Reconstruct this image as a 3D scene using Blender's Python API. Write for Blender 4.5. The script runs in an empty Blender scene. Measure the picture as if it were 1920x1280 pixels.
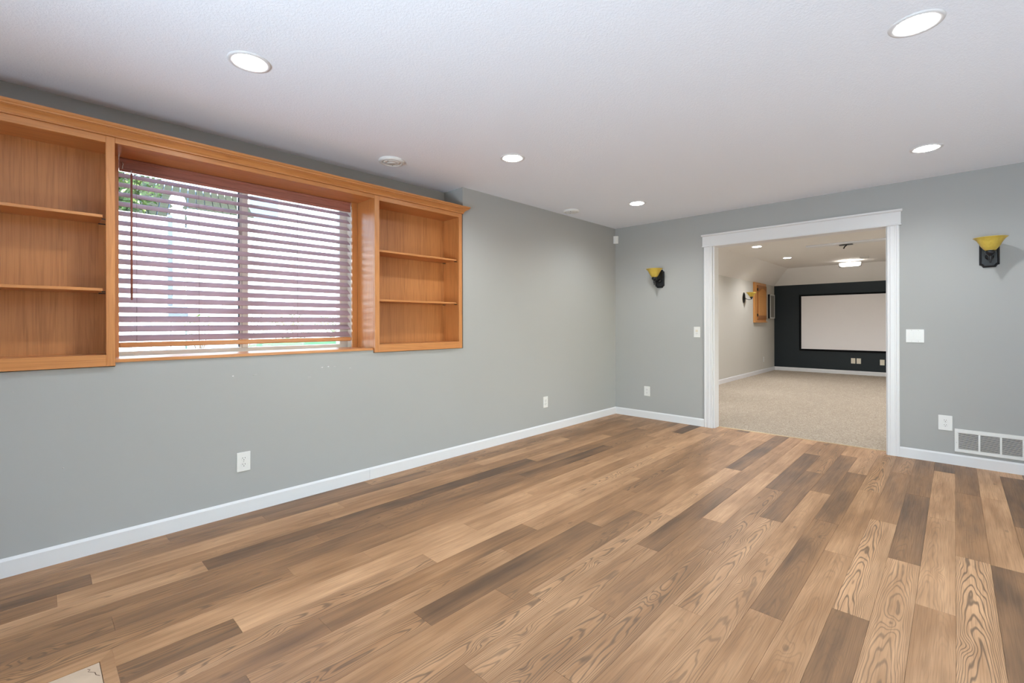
import bpy, bmesh, math, random
from mathutils import Vector, Matrix
random.seed(7)
S = bpy.context.scene
COL = S.collection

# ------------------------------------------------------------------ camera
F, CY, YAW, ROLL = 865.678, 606.186, 0.7643723, -0.00247866
cd = bpy.data.cameras.new('camera')
cam = bpy.data.objects.new('camera', cd); COL.objects.link(cam)
r0 = Vector((math.sin(YAW), -math.cos(YAW), 0)); w0 = Vector((math.cos(YAW), math.sin(YAW), 0)); u0 = Vector((0, 0, 1))
rr = r0*math.cos(ROLL)+u0*math.sin(ROLL); uu = u0*math.cos(ROLL)-r0*math.sin(ROLL)
mt = Matrix((rr, uu, -w0)).transposed().to_4x4(); mt.translation = Vector((-5.36275, -3.24417, 1.1925))
cam.matrix_world = mt
cd.sensor_width = 36; cd.sensor_fit = 'HORIZONTAL'; cd.lens = F/1920*36; cd.shift_y = (CY-640)/1920; cd.clip_start = 0.02; cd.clip_end = 200
S.camera = cam

# ------------------------------------------------------------------ exposure, sky, sun, added fill lamps
S.view_settings.view_transform = 'Standard'; S.view_settings.look = 'None'
S.view_settings.exposure = 0.0; S.view_settings.gamma = 1.0; S.view_settings.use_curve_mapping = False
S.cycles.max_bounces = 10; S.cycles.diffuse_bounces = 6; S.cycles.transparent_max_bounces = 12
S.cycles.sample_clamp_indirect = 8.0
S.cycles.use_denoising = True
CAN_WATT = 15.0          # watts of each recessed downlight
W = bpy.data.worlds.new('sky'); S.world = W; W.use_nodes = True
nt = W.node_tree; nt.nodes.clear()
sky = nt.nodes.new('ShaderNodeTexSky'); sky.sky_type = 'NISHITA'; sky.sun_disc = False
sky.sun_elevation = math.radians(42); sky.sun_rotation = math.radians(200); sky.air_density = 1.0; sky.dust_density = 1.2
bg = nt.nodes.new('ShaderNodeBackground'); bg.inputs['Strength'].default_value = 2.0
wo = nt.nodes.new('ShaderNodeOutputWorld')
nt.links.new(sky.outputs[0], bg.inputs[0]); nt.links.new(bg.outputs[0], wo.inputs[0])
sl = bpy.data.lights.new('sun', 'SUN'); sl.energy = 45; sl.angle = math.radians(0.6); sl.color = (1, .95, .88)
so = bpy.data.objects.new('sun', sl); COL.objects.link(so)
so.rotation_euler = Vector((1.0, 0.28, -0.9)).normalized().to_track_quat('-Z', 'Y').to_euler()   # lights the patio and the room side of the fence
# unseen fill lamp added behind the camera to brighten the ceiling
al = bpy.data.lights.new('rear_fill_lamp', 'AREA'); al.shape = 'RECTANGLE'; al.size = 1.5; al.size_y = .8; al.energy = 185; al.spread = math.radians(125); al.color = (.72, .86, 1)
ao = bpy.data.objects.new('rear_fill_lamp', al); COL.objects.link(ao)
ao.location = (-7.66, -2.75, .62); ao.rotation_euler = Vector((1, -0.12, 1.15)).normalized().to_track_quat('-Z', 'Z').to_euler()

# second added fill lamp, out of view by the right wall, lifts the ceiling
a2 = bpy.data.lights.new('side_fill_lamp', 'AREA'); a2.shape = 'RECTANGLE'; a2.size = 1.5; a2.size_y = .8; a2.energy = 20; a2.color = (.78, .89, 1)
o2_ = bpy.data.objects.new('side_fill_lamp', a2); COL.objects.link(o2_)
o2_.location = (-2.4, -5.12, .55); o2_.rotation_euler = Vector((-.1, 0.6, 1.3)).normalized().to_track_quat('-Z', 'Z').to_euler()
pl = bpy.data.lights.new('window_portal', 'AREA'); pl.shape = 'RECTANGLE'; pl.size = 1.5; pl.size_y = 1.2; pl.cycles.is_portal = True
po = bpy.data.objects.new('window_portal', pl); COL.objects.link(po); po.location = (-4.29, .50, 1.58); po.rotation_euler = (math.radians(-90), 0, 0)   # guides sky sampling only

# ------------------------------------------------------------------ node helpers / materials
def new_mat(name):
    m = bpy.data.materials.new(name); m.use_nodes = True
    nt = m.node_tree; b = nt.nodes['Principled BSDF']
    return m, nt, b
def N(nt, typ, **kw):
    n = nt.nodes.new(typ)
    for k, v in kw.items(): setattr(n, k, v)
    return n
def L(nt, a, b): nt.links.new(a, b)
def setv(sock, v):
    if hasattr(v, 'links') or isinstance(v, bpy.types.NodeSocket): sock.id_data.links.new(v, sock)
    else: sock.default_value = v
def math_(nt, op, a, b=None, c=None, clamp=False):
    n = N(nt, 'ShaderNodeMath', operation=op, use_clamp=clamp)
    setv(n.inputs[0], a)
    if b is not None: setv(n.inputs[1], b)
    if c is not None: setv(n.inputs[2], c)
    return n.outputs[0]
def mixc(nt, fac, a, b, mode='MIX'):
    n = N(nt, 'ShaderNodeMix', data_type='RGBA', blend_type=mode)
    setv(n.inputs[0], fac); setv(n.inputs[6], a); setv(n.inputs[7], b)
    return n.outputs[2]
def noise(nt, vec, scale, detail=2, rough=.5, dist=0):
    n = N(nt, 'ShaderNodeTexNoise'); setv(n.inputs['Vector'], vec)
    n.inputs['Scale'].default_value = scale; n.inputs['Detail'].default_value = detail
    n.inputs['Roughness'].default_value = rough; n.inputs['Distortion'].default_value = dist
    return n.outputs['Fac']
def vscale(nt, vec, s):
    n = N(nt, 'ShaderNodeVectorMath', operation='MULTIPLY'); setv(n.inputs[0], vec); n.inputs[1].default_value = s
    return n.outputs[0]
def bump(nt, b, h, strength, dist):
    n = N(nt, 'ShaderNodeBump'); setv(n.inputs['Height'], h); n.inputs['Strength'].default_value = strength; n.inputs['Distance'].default_value = dist
    L(nt, n.outputs[0], b.inputs['Normal'])
def maprange(nt, v, a, b, c=0., d=1.):
    n = N(nt, 'ShaderNodeMapRange'); setv(n.inputs[0], v)
    n.inputs[1].default_value = a; n.inputs[2].default_value = b; n.inputs[3].default_value = c; n.inputs[4].default_value = d
    return n.outputs[0]
def C4(c): return (c[0], c[1], c[2], 1)

def plain(name, col, rough=.5, metal=0., spec=.5, var=.04, vscale_=6, bmp=0, bscale=80):
    m, nt, b = new_mat(name)
    g = N(nt, 'ShaderNodeNewGeometry').outputs['Position']
    n = noise(nt, g, vscale_, 3)
    c = mixc(nt, n, C4([x*(1-var) for x in col]), C4([min(1, x*(1+var)) for x in col]))
    L(nt, c, b.inputs['Base Color'])
    b.inputs['Roughness'].default_value = rough; b.inputs['Metallic'].default_value = metal
    b.inputs['Specular IOR Level'].default_value = spec
    if bmp: bump(nt, b, noise(nt, g, bscale, 3, .6), bmp, .002)
    return m
def emit(name, col, s):
    m, nt, b = new_mat(name)
    b.inputs['Base Color'].default_value = C4((.8, .8, .8)); b.inputs['Emission Color'].default_value = C4(col); b.inputs['Emission Strength'].default_value = s
    return m

def wood(name, col, dark, axis='z', scale=1.0, rough=.38, coat=.25):
    """finished oak: fine pores along the grain and broad cathedral bands; axis = grain direction"""
    m, nt, b = new_mat(name)
    tc = N(nt, 'ShaderNodeTexCoord').outputs['Object']
    rnd = N(nt, 'ShaderNodeObjectInfo').outputs['Random']
    ad = N(nt, 'ShaderNodeVectorMath', operation='ADD'); L(nt, tc, ad.inputs[0])
    cb = N(nt, 'ShaderNodeCombineXYZ'); L(nt, math_(nt, 'MULTIPLY', rnd, 31.), cb.inputs[0]); L(nt, math_(nt, 'MULTIPLY', rnd, 17.), cb.inputs[1]); L(nt, math_(nt, 'MULTIPLY', rnd, 23.), cb.inputs[2])
    L(nt, cb.outputs[0], ad.inputs[1]); v = ad.outputs[0]
    lo, hi = .9*scale, 14*scale
    st = {'x': (lo, hi, hi), 'y': (hi, lo, hi), 'z': (hi, hi, lo)}[axis]
    band = noise(nt, vscale(nt, v, st), 1.0, 4, .55, .6)
    fine = noise(nt, vscale(nt, v, tuple(s*14 if s > lo else s*6 for s in st)), 1.0, 2, .5)
    wv = math_(nt, 'SINE', math_(nt, 'MULTIPLY', band, 34.))
    f = math_(nt, 'ADD', math_(nt, 'MULTIPLY', maprange(nt, wv, .1, 1.), .26), math_(nt, 'MULTIPLY', maprange(nt, fine, .45, .75), .42), clamp=True)
    c = mixc(nt, f, C4(col), C4(dark))
    L(nt, c, b.inputs['Base Color'])
    b.inputs['Roughness'].default_value = rough; b.inputs['Coat Weight'].default_value = coat; b.inputs['Coat Roughness'].default_value = .3
    bump(nt, b, fine, .08, .001)
    return m

OAK, OAKD = (.56, .232, .070), (.35, .115, .027)
M = {}
for ax in 'xyz': M['oak_'+ax] = wood('honey_oak_'+ax, OAK, OAKD, ax)
M['oak_back'] = wood('oak_veneer', (.50, .205, .062), (.27, .095, .025), 'z', .8, .45, .1)
M['slat'] = wood('blind_wood', (.40, .24, .20), (.32, .18, .14), 'x', 1.0, .35, 1.0)
def slat_mat():
    m = M['slat']; nt = m.node_tree; b = nt.nodes['Principled BSDF']
    col = b.inputs['Base Color'].links[0].from_socket
    tr = N(nt, 'ShaderNodeBsdfTranslucent'); L(nt, mixc(nt, .65, col, C4((.86, .80, .96))), tr.inputs[0])
    mx = N(nt, 'ShaderNodeMixShader'); mx.inputs[0].default_value = .52
    L(nt, b.outputs[0], mx.inputs[1]); L(nt, tr.outputs[0], mx.inputs[2]); L(nt, mx.outputs[0], nt.nodes['Material Output'].inputs[0])
slat_mat()
M['valance'] = wood('valance_wood', (.36, .14, .105), (.21, .07, .05), 'x', 1.2, .35, .3)
M['theater_oak_z'] = wood('theater_oak', (.66, .31, .085), (.46, .19, .05), 'z', 1.3)
M['theater_oak_frame'] = wood('theater_oak_dark', (.40, .155, .04), (.25, .085, .02), 'z', 1.3)
M['white'] = plain('white_trim_paint', (.73, .73, .74), .35, var=.015)
M['white_plastic'] = plain('white_plastic', (.76, .76, .745), .35, var=.01)
M['vinyl'] = plain('white_vinyl', (.88, .86, .82), .4, var=.01)
M['ivory'] = plain('ivory_plastic', (.74, .68, .56), .4, var=.01)
M['dark_slot'] = plain('dark_slot', (.02, .02, .02), .6)
M['screw'] = plain('screw_metal', (.6, .6, .58), .3, .8)
M['iron'] = plain('black_iron', (.012, .013, .016), .28, .3, .6, .2)
M['cord'] = plain('blind_cord', (.20, .13, .12), .8)
M['screen_frame'] = plain('black_velvet_frame', (.006, .006, .007), .9, spec=.1)
M['screen'] = plain('grey_screen_cloth', (.86, .83, .83), .9, spec=.1, var=.02, vscale_=2)
M['speaker_cloth'] = plain('speaker_cloth', (.22, .21, .19), .9, bmp=.3, bscale=300)
M['metal_strip'] = plain('brass_strip', (.55, .42, .26), .35, .6)
M['joint'] = plain('floor_underlay', (.12, .07, .04), .9)
M['stone'] = plain('travertine', (.55, .41, .29), .5, var=.18, vscale_=14, bmp=.2, bscale=60)
M['patio'] = plain('pale_concrete', (.72, .72, .70), .9, var=.05, vscale_=2)
M['grass'] = plain('grass', (.015, .06, .025), .9, var=.4, vscale_=30)
M['fence'] = plain('fence_vinyl', (.82, .83, .84), .45, var=.02)
M['siding'] = plain('neighbour_siding', (.80, .80, .80), .6, var=.02)
M['roofboard'] = plain('weathered_roof_boards', (.018, .020, .013), .9, spec=.05, var=.3, vscale_=5)
M['greybox'] = plain('grey_metal_box', (.085, .10, .12), .8, spec=.1)
M['windowglass_far'] = plain('far_window_glass', (.08, .10, .13), .1)
M['bark'] = plain('bark', (.10, .07, .05), .9)

def wall_mat(name, col, rough=.55, bscale=170, bs=.12):
    m, nt, b = new_mat(name)
    g = N(nt, 'ShaderNodeNewGeometry').outputs['Position']
    big = noise(nt, g, 1.3, 2); c = mixc(nt, big, C4([x*.975 for x in col]), C4([x*1.025 for x in col]))
    L(nt, c, b.inputs['Base Color']); b.inputs['Roughness'].default_value = rough
    b.inputs['Specular IOR Level'].default_value = .35
    bump(nt, b, noise(nt, g, bscale, 2, .5), bs, .001)
    return m
M['wall'] = wall_mat('grey_wall_paint', (.388, .391, .381))
M['twall'] = wall_mat('theater_wall_paint', (.58, .56, .505))
M['navy'] = wall_mat('dark_navy_paint', (.012, .018, .022), .5)
M['tceil'] = wall_mat('theater_ceiling_paint', (.80, .775, .745), .8)

def ceiling_mat():
    m, nt, b = new_mat('textured_ceiling_paint')
    g = N(nt, 'ShaderNodeNewGeometry').outputs['Position']
    b.inputs['Base Color'].default_value = (.86, .895, .965, 1); b.inputs['Roughness'].default_value = .9; b.inputs['Specular IOR Level'].default_value = .2
    n1 = noise(nt, g, 95, 3, .6, .6); n2 = noise(nt, g, 210, 2, .5)
    h = math_(nt, 'ADD', maprange(nt, n1, .42, .62), math_(nt, 'MULTIPLY', n2, .4))
    bump(nt, b, h, .32, .002)
    return m
M['ceiling'] = ceiling_mat()

def carpet_mat():
    m, nt, b = new_mat('beige_carpet')
    g = N(nt, 'ShaderNodeNewGeometry').outputs['Position']
    n1 = noise(nt, g, 85, 3, .7); n2 = noise(nt, vscale(nt, g, (1, 3.2, 1)), 3.2, 3, .6)
    c = mixc(nt, maprange(nt, n1, .35, .65), C4((.27, .222, .168)), C4((.60, .525, .435)))
    c = mixc(nt, maprange(nt, n2, .3, .7, 0, .5), c, C4((.37, .31, .245)))
    L(nt, c, b.inputs['Base Color']); b.inputs['Roughness'].default_value = 1; b.inputs['Specular IOR Level'].default_value = .05
    bump(nt, b, n1, .7, .006)
    return m
M['carpet'] = carpet_mat()

def plank_mat():
    """printed wood plank; the object's colour carries tone (r), figure strength (g) and phase (b)"""
    m, nt, b = new_mat('floor_plank_wood')
    tc = N(nt, 'ShaderNodeTexCoord').outputs['Object']
    oi = N(nt, 'ShaderNodeObjectInfo')
    sp = N(nt, 'ShaderNodeSeparateColor'); L(nt, oi.outputs['Color'], sp.inputs[0])
    tone, fig, ph = sp.outputs
    off = N(nt, 'ShaderNodeCombineXYZ'); L(nt, math_(nt, 'MULTIPLY', ph, 57.), off.inputs[0]); L(nt, math_(nt, 'MULTIPLY', ph, 23.), off.inputs[1]); L(nt, math_(nt, 'MULTIPLY', ph, 91.), off.inputs[2])
    ad = N(nt, 'ShaderNodeVectorMath', operation='ADD'); L(nt, tc, ad.inputs[0]); L(nt, off.outputs[0], ad.inputs[1]); v = ad.outputs[0]
    xyz = N(nt, 'ShaderNodeSeparateXYZ'); L(nt, tc, xyz.inputs[0]); X, Y = xyz.outputs[0], xyz.outputs[1]
    # cathedral arches: bands of  x*a + k*y^2, warped, with a knot
    yc = math_(nt, 'ADD', Y, math_(nt, 'MULTIPLY', math_(nt, 'SUBTRACT', ph, .5), .05))
    warp = noise(nt, vscale(nt, v, (2.2, 15.0, 1)), 1, 2, .5)
    par = math_(nt, 'MULTIPLY', math_(nt, 'MULTIPLY', yc, yc), 1500.)
    kx = math_(nt, 'SUBTRACT', X, math_(nt, 'MULTIPLY', math_(nt, 'SUBTRACT', math_(nt, 'FRACT', math_(nt, 'MULTIPLY', ph, 7.3)), .5), .9))
    ky = math_(nt, 'SUBTRACT', Y, math_(nt, 'MULTIPLY', math_(nt, 'SUBTRACT', math_(nt, 'FRACT', math_(nt, 'MULTIPLY', ph, 13.7)), .5), .07))
    r2 = math_(nt, 'ADD', math_(nt, 'MULTIPLY', math_(nt, 'MULTIPLY', kx, kx), 300.), math_(nt, 'MULTIPLY', math_(nt, 'MULTIPLY', ky, ky), 1700.))
    knot = math_(nt, 'EXPONENT', math_(nt, 'MULTIPLY', r2, -1.))
    ff = math_(nt, 'ADD', math_(nt, 'ADD', math_(nt, 'MULTIPLY', X, 5.2), par), math_(nt, 'ADD', math_(nt, 'MULTIPLY', warp, 5.5), math_(nt, 'MULTIPLY', knot, 2.6)))
    ln = math_(nt, 'SINE', math_(nt, 'MULTIPLY', ff, 6.2832*1.15))
    ln = maprange(nt, ln, .25, 1.)
    fine = noise(nt, vscale(nt, v, (5, 260, 1)), 1, 2, .6)
    streak = noise(nt, vscale(nt, v, (1.4, 30, 1)), 1, 3, .6)
    cloud = noise(nt, vscale(nt, v, (2.2, 8, 1)), 1, 2, .5)
    base = N(nt, 'ShaderNodeValToRGB'); cr = base.color_ramp
    cr.elements[0].position = 0; cr.elements[0].color = (.112, .059, .029, 1)
    e = cr.elements.new(.5); e.color = (.345, .176, .077, 1)
    cr.elements[-1].position = 1; cr.elements[-1].color = (.63, .365, .190, 1)
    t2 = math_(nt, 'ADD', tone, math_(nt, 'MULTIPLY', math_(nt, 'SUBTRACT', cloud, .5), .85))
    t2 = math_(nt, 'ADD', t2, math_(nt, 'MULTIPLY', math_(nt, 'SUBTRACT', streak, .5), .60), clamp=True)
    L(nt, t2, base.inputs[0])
    c = mixc(nt, math_(nt, 'MULTIPLY', maprange(nt, fine, .48, .72), .34), base.outputs[0], C4((.10, .058, .03)))
    c = mixc(nt, math_(nt, 'MULTIPLY', math_(nt, 'MULTIPLY', ln, fig), .80), c, C4((.105, .06, .032)))
    kc = math_(nt, 'MULTIPLY', maprange(nt, knot, .80, .99), math_(nt, 'MULTIPLY', math_(nt, 'GREATER_THAN', math_(nt, 'FRACT', math_(nt, 'MULTIPLY', ph, 3.1)), .6), .45))
    c = mixc(nt, kc, c, C4((.07, .038, .022)))
    L(nt, c, b.inputs['Base Color'])
    b.inputs['Roughness'].default_value = .42; b.inputs['Specular IOR Level'].default_value = .5
    L(nt, maprange(nt, fine, .3, .7, .38, .50), b.inputs['Roughness'])
    bump(nt, b, math_(nt, 'ADD', fine, ln), .12, .0006)
    return m
M['plank'] = plank_mat()

def amber_mat():
    m, nt, b = new_mat('amber_art_glass')
    g = N(nt, 'ShaderNodeNewGeometry').outputs['Position']
    n = noise(nt, g, 45, 3, .6, 1)
    c = mixc(nt, n, C4((.62, .44, .06)), C4((.85, .68, .16)))
    L(nt, c, b.inputs['Base Color']); b.inputs['Roughness'].default_value = .3
    tr = N(nt, 'ShaderNodeBsdfTranslucent'); L(nt, c, tr.inputs[0])
    mx = N(nt, 'ShaderNodeMixShader'); mx.inputs[0].default_value = .35
    L(nt, b.outputs[0], mx.inputs[1]); L(nt, tr.outputs[0], mx.inputs[2]); L(nt, mx.outputs[0], nt.nodes['Material Output'].inputs[0])
    return m
M['amber'] = amber_mat()
def glass_mat():
    m, nt, b = new_mat('window_glass')
    t = N(nt, 'ShaderNodeBsdfTransparent'); t.inputs[0].default_value = (.93, .97, .96, 1)
    g = N(nt, 'ShaderNodeBsdfGlossy'); g.inputs['Roughness'].default_value = .02
    fr = N(nt, 'ShaderNodeFresnel'); fr.inputs[0].default_value = 1.45
    mx = N(nt, 'ShaderNodeMixShader'); L(nt, fr.outputs[0], mx.inputs[0]); L(nt, t.outputs[0], mx.inputs[1]); L(nt, g.outputs[0], mx.inputs[2])
    L(nt, mx.outputs[0], nt.nodes['Material Output'].inputs[0])
    return m
M['glass'] = glass_mat()
def leaf_mat():
    m, nt, b = new_mat('leaf_green')
    r = N(nt, 'ShaderNodeNewGeometry').outputs['Random Per Island']
    c = mixc(nt, r, C4((.02, .05, .012)), C4((.09, .13, .03)))
    L(nt, c, b.inputs['Base Color']); b.inputs['Roughness'].default_value = .6
    return m
M['leaf'] = leaf_mat()
M['can_lamp'] = emit('lamp_lens', (1, 1, .98), 26)
M['tcan_lamp'] = emit('theater_lamp_lens', (1, .97, .93), 30)
M['shade_glow'] = emit('lit_glass_shade', (1, .95, .88), 3.2)
M['bulb_glow'] = emit('uplight_bulb', (1, .93, .84), 60)

# ------------------------------------------------------------------ geometry helpers
class B:
    def __init__(s): s.v = []; s.f = []; s.sm = []
    def add(s, vs, fs, smooth=False):
        o = len(s.v); s.v += [tuple(v) for v in vs]; s.f += [tuple(i+o for i in f) for f in fs]; s.sm += [smooth]*len(fs); return s
    def box(s, x0, x1, y0, y1, z0, z1, bev=0.0):
        x0, x1 = min(x0, x1), max(x0, x1); y0, y1 = min(y0, y1), max(y0, y1); z0, z1 = min(z0, z1), max(z0, z1)
        if bev <= 0:
            vs = [(x, y, z) for x in (x0, x1) for y in (y0, y1) for z in (z0, z1)]
            return s.add(vs, [(0, 1, 3, 2), (4, 6, 7, 5), (0, 4, 5, 1), (2, 3, 7, 6), (0, 2, 6, 4), (1, 5, 7, 3)])
        bev = min(bev, .45*min(x1-x0, y1-y0, z1-z0))
        bm = bmesh.new(); bmesh.ops.create_cube(bm, size=1)
        for v in bm.verts:
            v.co = Vector(((x0+x1)/2+v.co.x*(x1-x0), (y0+y1)/2+v.co.y*(y1-y0), (z0+z1)/2+v.co.z*(z1-z0)))
        bmesh.ops.bevel(bm, geom=bm.edges[:], offset=bev, segments=1, affect='EDGES')
        bm.verts.index_update()
        s.add([v.co for v in bm.verts], [[v.index for v in f.verts] for f in bm.faces]); bm.free(); return s
    def prism(s, pts, axis, a, b):
        """closed 2-D outline extruded along axis ('x': pts=(y,z), 'y': pts=(x,z), 'z': pts=(x,y))"""
        def P(p, t): return {'x': (t, p[0], p[1]), 'y': (p[0], t, p[1]), 'z': (p[0], p[1], t)}[axis]
        n = len(pts); vs = [P(p, a) for p in pts]+[P(p, b) for p in pts]
        fs = [(i, (i+1) % n, n+(i+1) % n, n+i) for i in range(n)]+[tuple(range(n-1, -1, -1)), tuple(range(n, 2*n))]
        return s.add(vs, fs)
    def lathe(s, prof, c=(0, 0, 0), axis='z', n=32, smooth=True, sx=1., sy=1.):
        """prof: list of (radius, height)"""
        vs = []; 
        for r, h in prof:
            for i in range(n):
                a = 2*math.pi*i/n; x, y = r*math.cos(a)*sx, r*math.sin(a)*sy
                vs.append({'z': (c[0]+x, c[1]+y, c[2]+h), 'x': (c[0]+h, c[1]+x, c[2]+y), 'y': (c[0]+x, c[1]+h, c[2]+y)}[axis])
        m = len(prof); fs = [(j*n+i, j*n+(i+1) % n, (j+1)*n+(i+1) % n, (j+1)*n+i) for j in range(m-1) for i in range(n)]
        s.add(vs, fs, smooth)
        o = len(s.v)-len(vs)
        for j in (0, m-1):
            if prof[j][0] > 1e-6: s.f.append(tuple(o+j*n+i for i in range(n))); s.sm.append(False)
        return s
    def tube(s, path, r, n=10, smooth=True):
        path = [Vector(p) for p in path]; rs = r if isinstance(r, (list, tuple)) else [r]*len(path)
        vs = []; up = Vector((0.13, 0.27, .95)).normalized()
        for i, p in enumerate(path):
            t = (path[min(i+1, len(path)-1)]-path[max(i-1, 0)]).normalized()
            a = t.cross(up)
            if a.length < .05: a = t.cross(Vector((1, 0, 0)))
            a.normalize(); bb = t.cross(a)
            for k in range(n):
                q = 2*math.pi*k/n; vs.append(p+(a*math.cos(q)+bb*math.sin(q))*rs[i])
        fs = [(j*n+i, j*n+(i+1) % n, (j+1)*n+(i+1) % n, (j+1)*n+i) for j in range(len(path)-1) for i in range(n)]
        fs += [tuple(range(n)), tuple(range((len(path)-1)*n, len(path)*n))]
        return s.add(vs, fs, smooth)
    def obj(s, name, mat, parent=None, origin=None, label=None, kind=None, cat=None, group=None, fix=True):
        me = bpy.data.meshes.new(name)
        if origin is None and parent is None and s.v:
            xs = list(zip(*s.v)); origin = ((min(xs[0])+max(xs[0]))/2, (min(xs[1])+max(xs[1]))/2, min(xs[2]))
        wo = Vector(origin) if origin is not None else Vector(parent.location if parent and parent.parent is None else (parent['_w'] if parent else (0, 0, 0)))
        me.from_pydata([Vector(v)-wo for v in s.v], [], s.f)
        me.polygons.foreach_set('use_smooth', s.sm)
        if fix:
            bm = bmesh.new(); bm.from_mesh(me); bmesh.ops.recalc_face_normals(bm, faces=bm.faces[:]); bm.to_mesh(me); bm.free()
        me.materials.append(M[mat] if isinstance(mat, str) else mat)
        o = bpy.data.objects.new(name, me); COL.objects.link(o)
        pw = world_of(parent) if parent else Vector((0, 0, 0))
        o.location = wo-pw; o['_w'] = tuple(wo)
        if parent: o.parent = parent
        tag(o, label, cat, group, kind)
        return o
def world_of(o): return Vector(o['_w'])
def tag(o, label=None, cat=None, group=None, kind=None):
    if label: o['label'] = label
    if cat: o['category'] = cat
    if group: o['group'] = group
    if kind: o['kind'] = kind
    return o
def thing(name, label, cat, loc, group=None, kind=None):
    e = bpy.data.objects.new(name, None); e.empty_display_size = .05; COL.objects.link(e)
    e.location = loc; e['_w'] = tuple(loc); return tag(e, label, cat, group, kind)
def copy_thing(root, loc, rz=0., label=None, cat=None, group=None):
    r = root.copy(); COL.objects.link(r); r.location = loc; r.rotation_euler = (0, 0, rz); r['_w'] = tuple(loc)
    if label: r['label'] = label
    if group: r['group'] = group
    for ch in root.children:
        c = ch.copy(); COL.objects.link(c); c.parent = r
        for g in ch.children:
            d = g.copy(); COL.objects.link(d); d.parent = c
    return r
def struct(b, name, mat, label=None, parent=None): return b.obj(name, mat, parent, origin=(0, 0, 0) if parent is None else None, label=label, kind='structure')

H = 2.44
XB, YR = -7.6, -5.2            # rear wall, right wall of the main room
DL, DR, DT = -1.265, -2.800, 2.062   # cased opening in the far wall
RX0, RX1, RY = -5.98, -2.628, .27    # recess that takes the bookcases
WX0, WX1, WZ0, WZ1 = -5.05, -3.527, .988, 2.175
WT = .12                       # far wall thickness

# ================================================================== SETTING
# ---- main room shell
b = B()
b.box(XB, RX0, 0, .5, 0, H); b.box(RX1, 0.0, 0, .5, 0, H)          # full-height parts beside the recess
b.box(RX0, RX1, 0, .5, 0, .968); b.box(WX0+.001, WX1-.001, 0, RY, .968, .9885)                                   # below the bookcases
b.box(RX0, WX0, RY, .5, .968, H); b.box(WX1, RX1, RY, .5, .968, H) # recessed part beside the window
b.box(WX0, WX1, RY, .5, .968, WZ0); b.box(WX0, WX1, RY, .5, WZ1, H)
wl = struct(b, 'wall_left', 'wall', 'grey painted wall with the window and oak bookcases')
b = B(); b.box(0, WT, DL, .045, 0, H+.1); b.box(0, WT, YR, DR, 0, H+.1); b.box(0, WT, DR, DL, DT+.012, H+.1)
wf = struct(b, 'wall_far', 'wall', 'grey painted wall with the wide cased opening')
b = B(); b.box(XB, -3.3, YR-.12, YR, 0, H); b.box(-1.5, WT, YR-.12, YR, 0, H); b.box(-3.3, -1.5, YR-.12, YR, 2.1, H); struct(b, 'wall_right', 'wall')
b = B(); b.box(XB-.12, XB, YR-.12, -3.5, 0, H); b.box(XB-.12, XB, -1.7, .5, 0, H); b.box(XB-.12, XB, -3.5, -1.7, 2.1, H); struct(b, 'wall_rear', 'wall')
b = B(); b.box(XB-.12, 0, YR-.12, .5, H, H+.08); struct(b, 'ceiling', 'ceiling', 'white textured ceiling of the front room')

# wall marks (spackle dots, scuffs) on the left wall
for (x, z, w, h, mt_) in [(-4.49, .868, .012, .010, 'white'), (-4.365, .865, .03, .004, 'screw'), (-3.93, .884, .016, .008, 'white'), (-3.885, .886, .012, .009, 'white'),
                          (-4.02, .825, .03, .003, 'screw'), (-3.84, .884, .02, .003, 'screw'), (-5.42, .87, .01, .003, 'screw'), (-5.25, .47, .007, .007, 'screw'), (-3.72, .865, .02, .003, 'screw')]:
    b = B(); b.lathe([(0.5, 0), (.35, -.0012), (0, -.0014)], (0, 0, 0), 'y', 10)
    b.v = [(x+v[0]*w, v[1]-.0001, z+v[2]*h) for v in b.v]
    b.obj('wall_scuff', mt_, wl)

b = B(); b.box(XB-3.2, XB-.121, -5, .5, 2.3, 2.42); b.box(XB, 1.5, YR-3, YR-.125, 2.3, 2.42); struct(b, 'sun_blocker', 'white', 'unseen slab added outside the made-up doors to block the sun')  # slabs added out of view, keep direct sun out of the made-up doors
# ---- floor base and planks
b = B(); b.box(XB-.1, WT, YR-.1, .5, -.12, -.006)
fl = struct(b, 'floor', 'joint', 'wood-look plank floor of the front room')
PW, PL = .1245, 1.218
HX, HY0, HY1 = -5.158, -1.0045, -2.374       # hearth border: outer edge, front and back
def row_top(k): return -.0085-PW*k
joints = {26: -2.086, 25: -2.765, 24: -2.350, 23: -3.044, 22: -2.48, 21: -3.281, 20: -2.742, 19: -3.476, 18: -2.90, 17: -3.73, 16: -3.097,
          14: -3.92, 13: -4.268, 12: -3.64, 11: -4.556, 10: -3.96, 9: -3.578, 8: -4.165, 7: -3.28, 6: -2.70, 5: -4.25, 15: -2.62, 4: -3.55, 3: -2.85, 2: -3.95, 1: -3.15, 0: -2.40}
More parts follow.
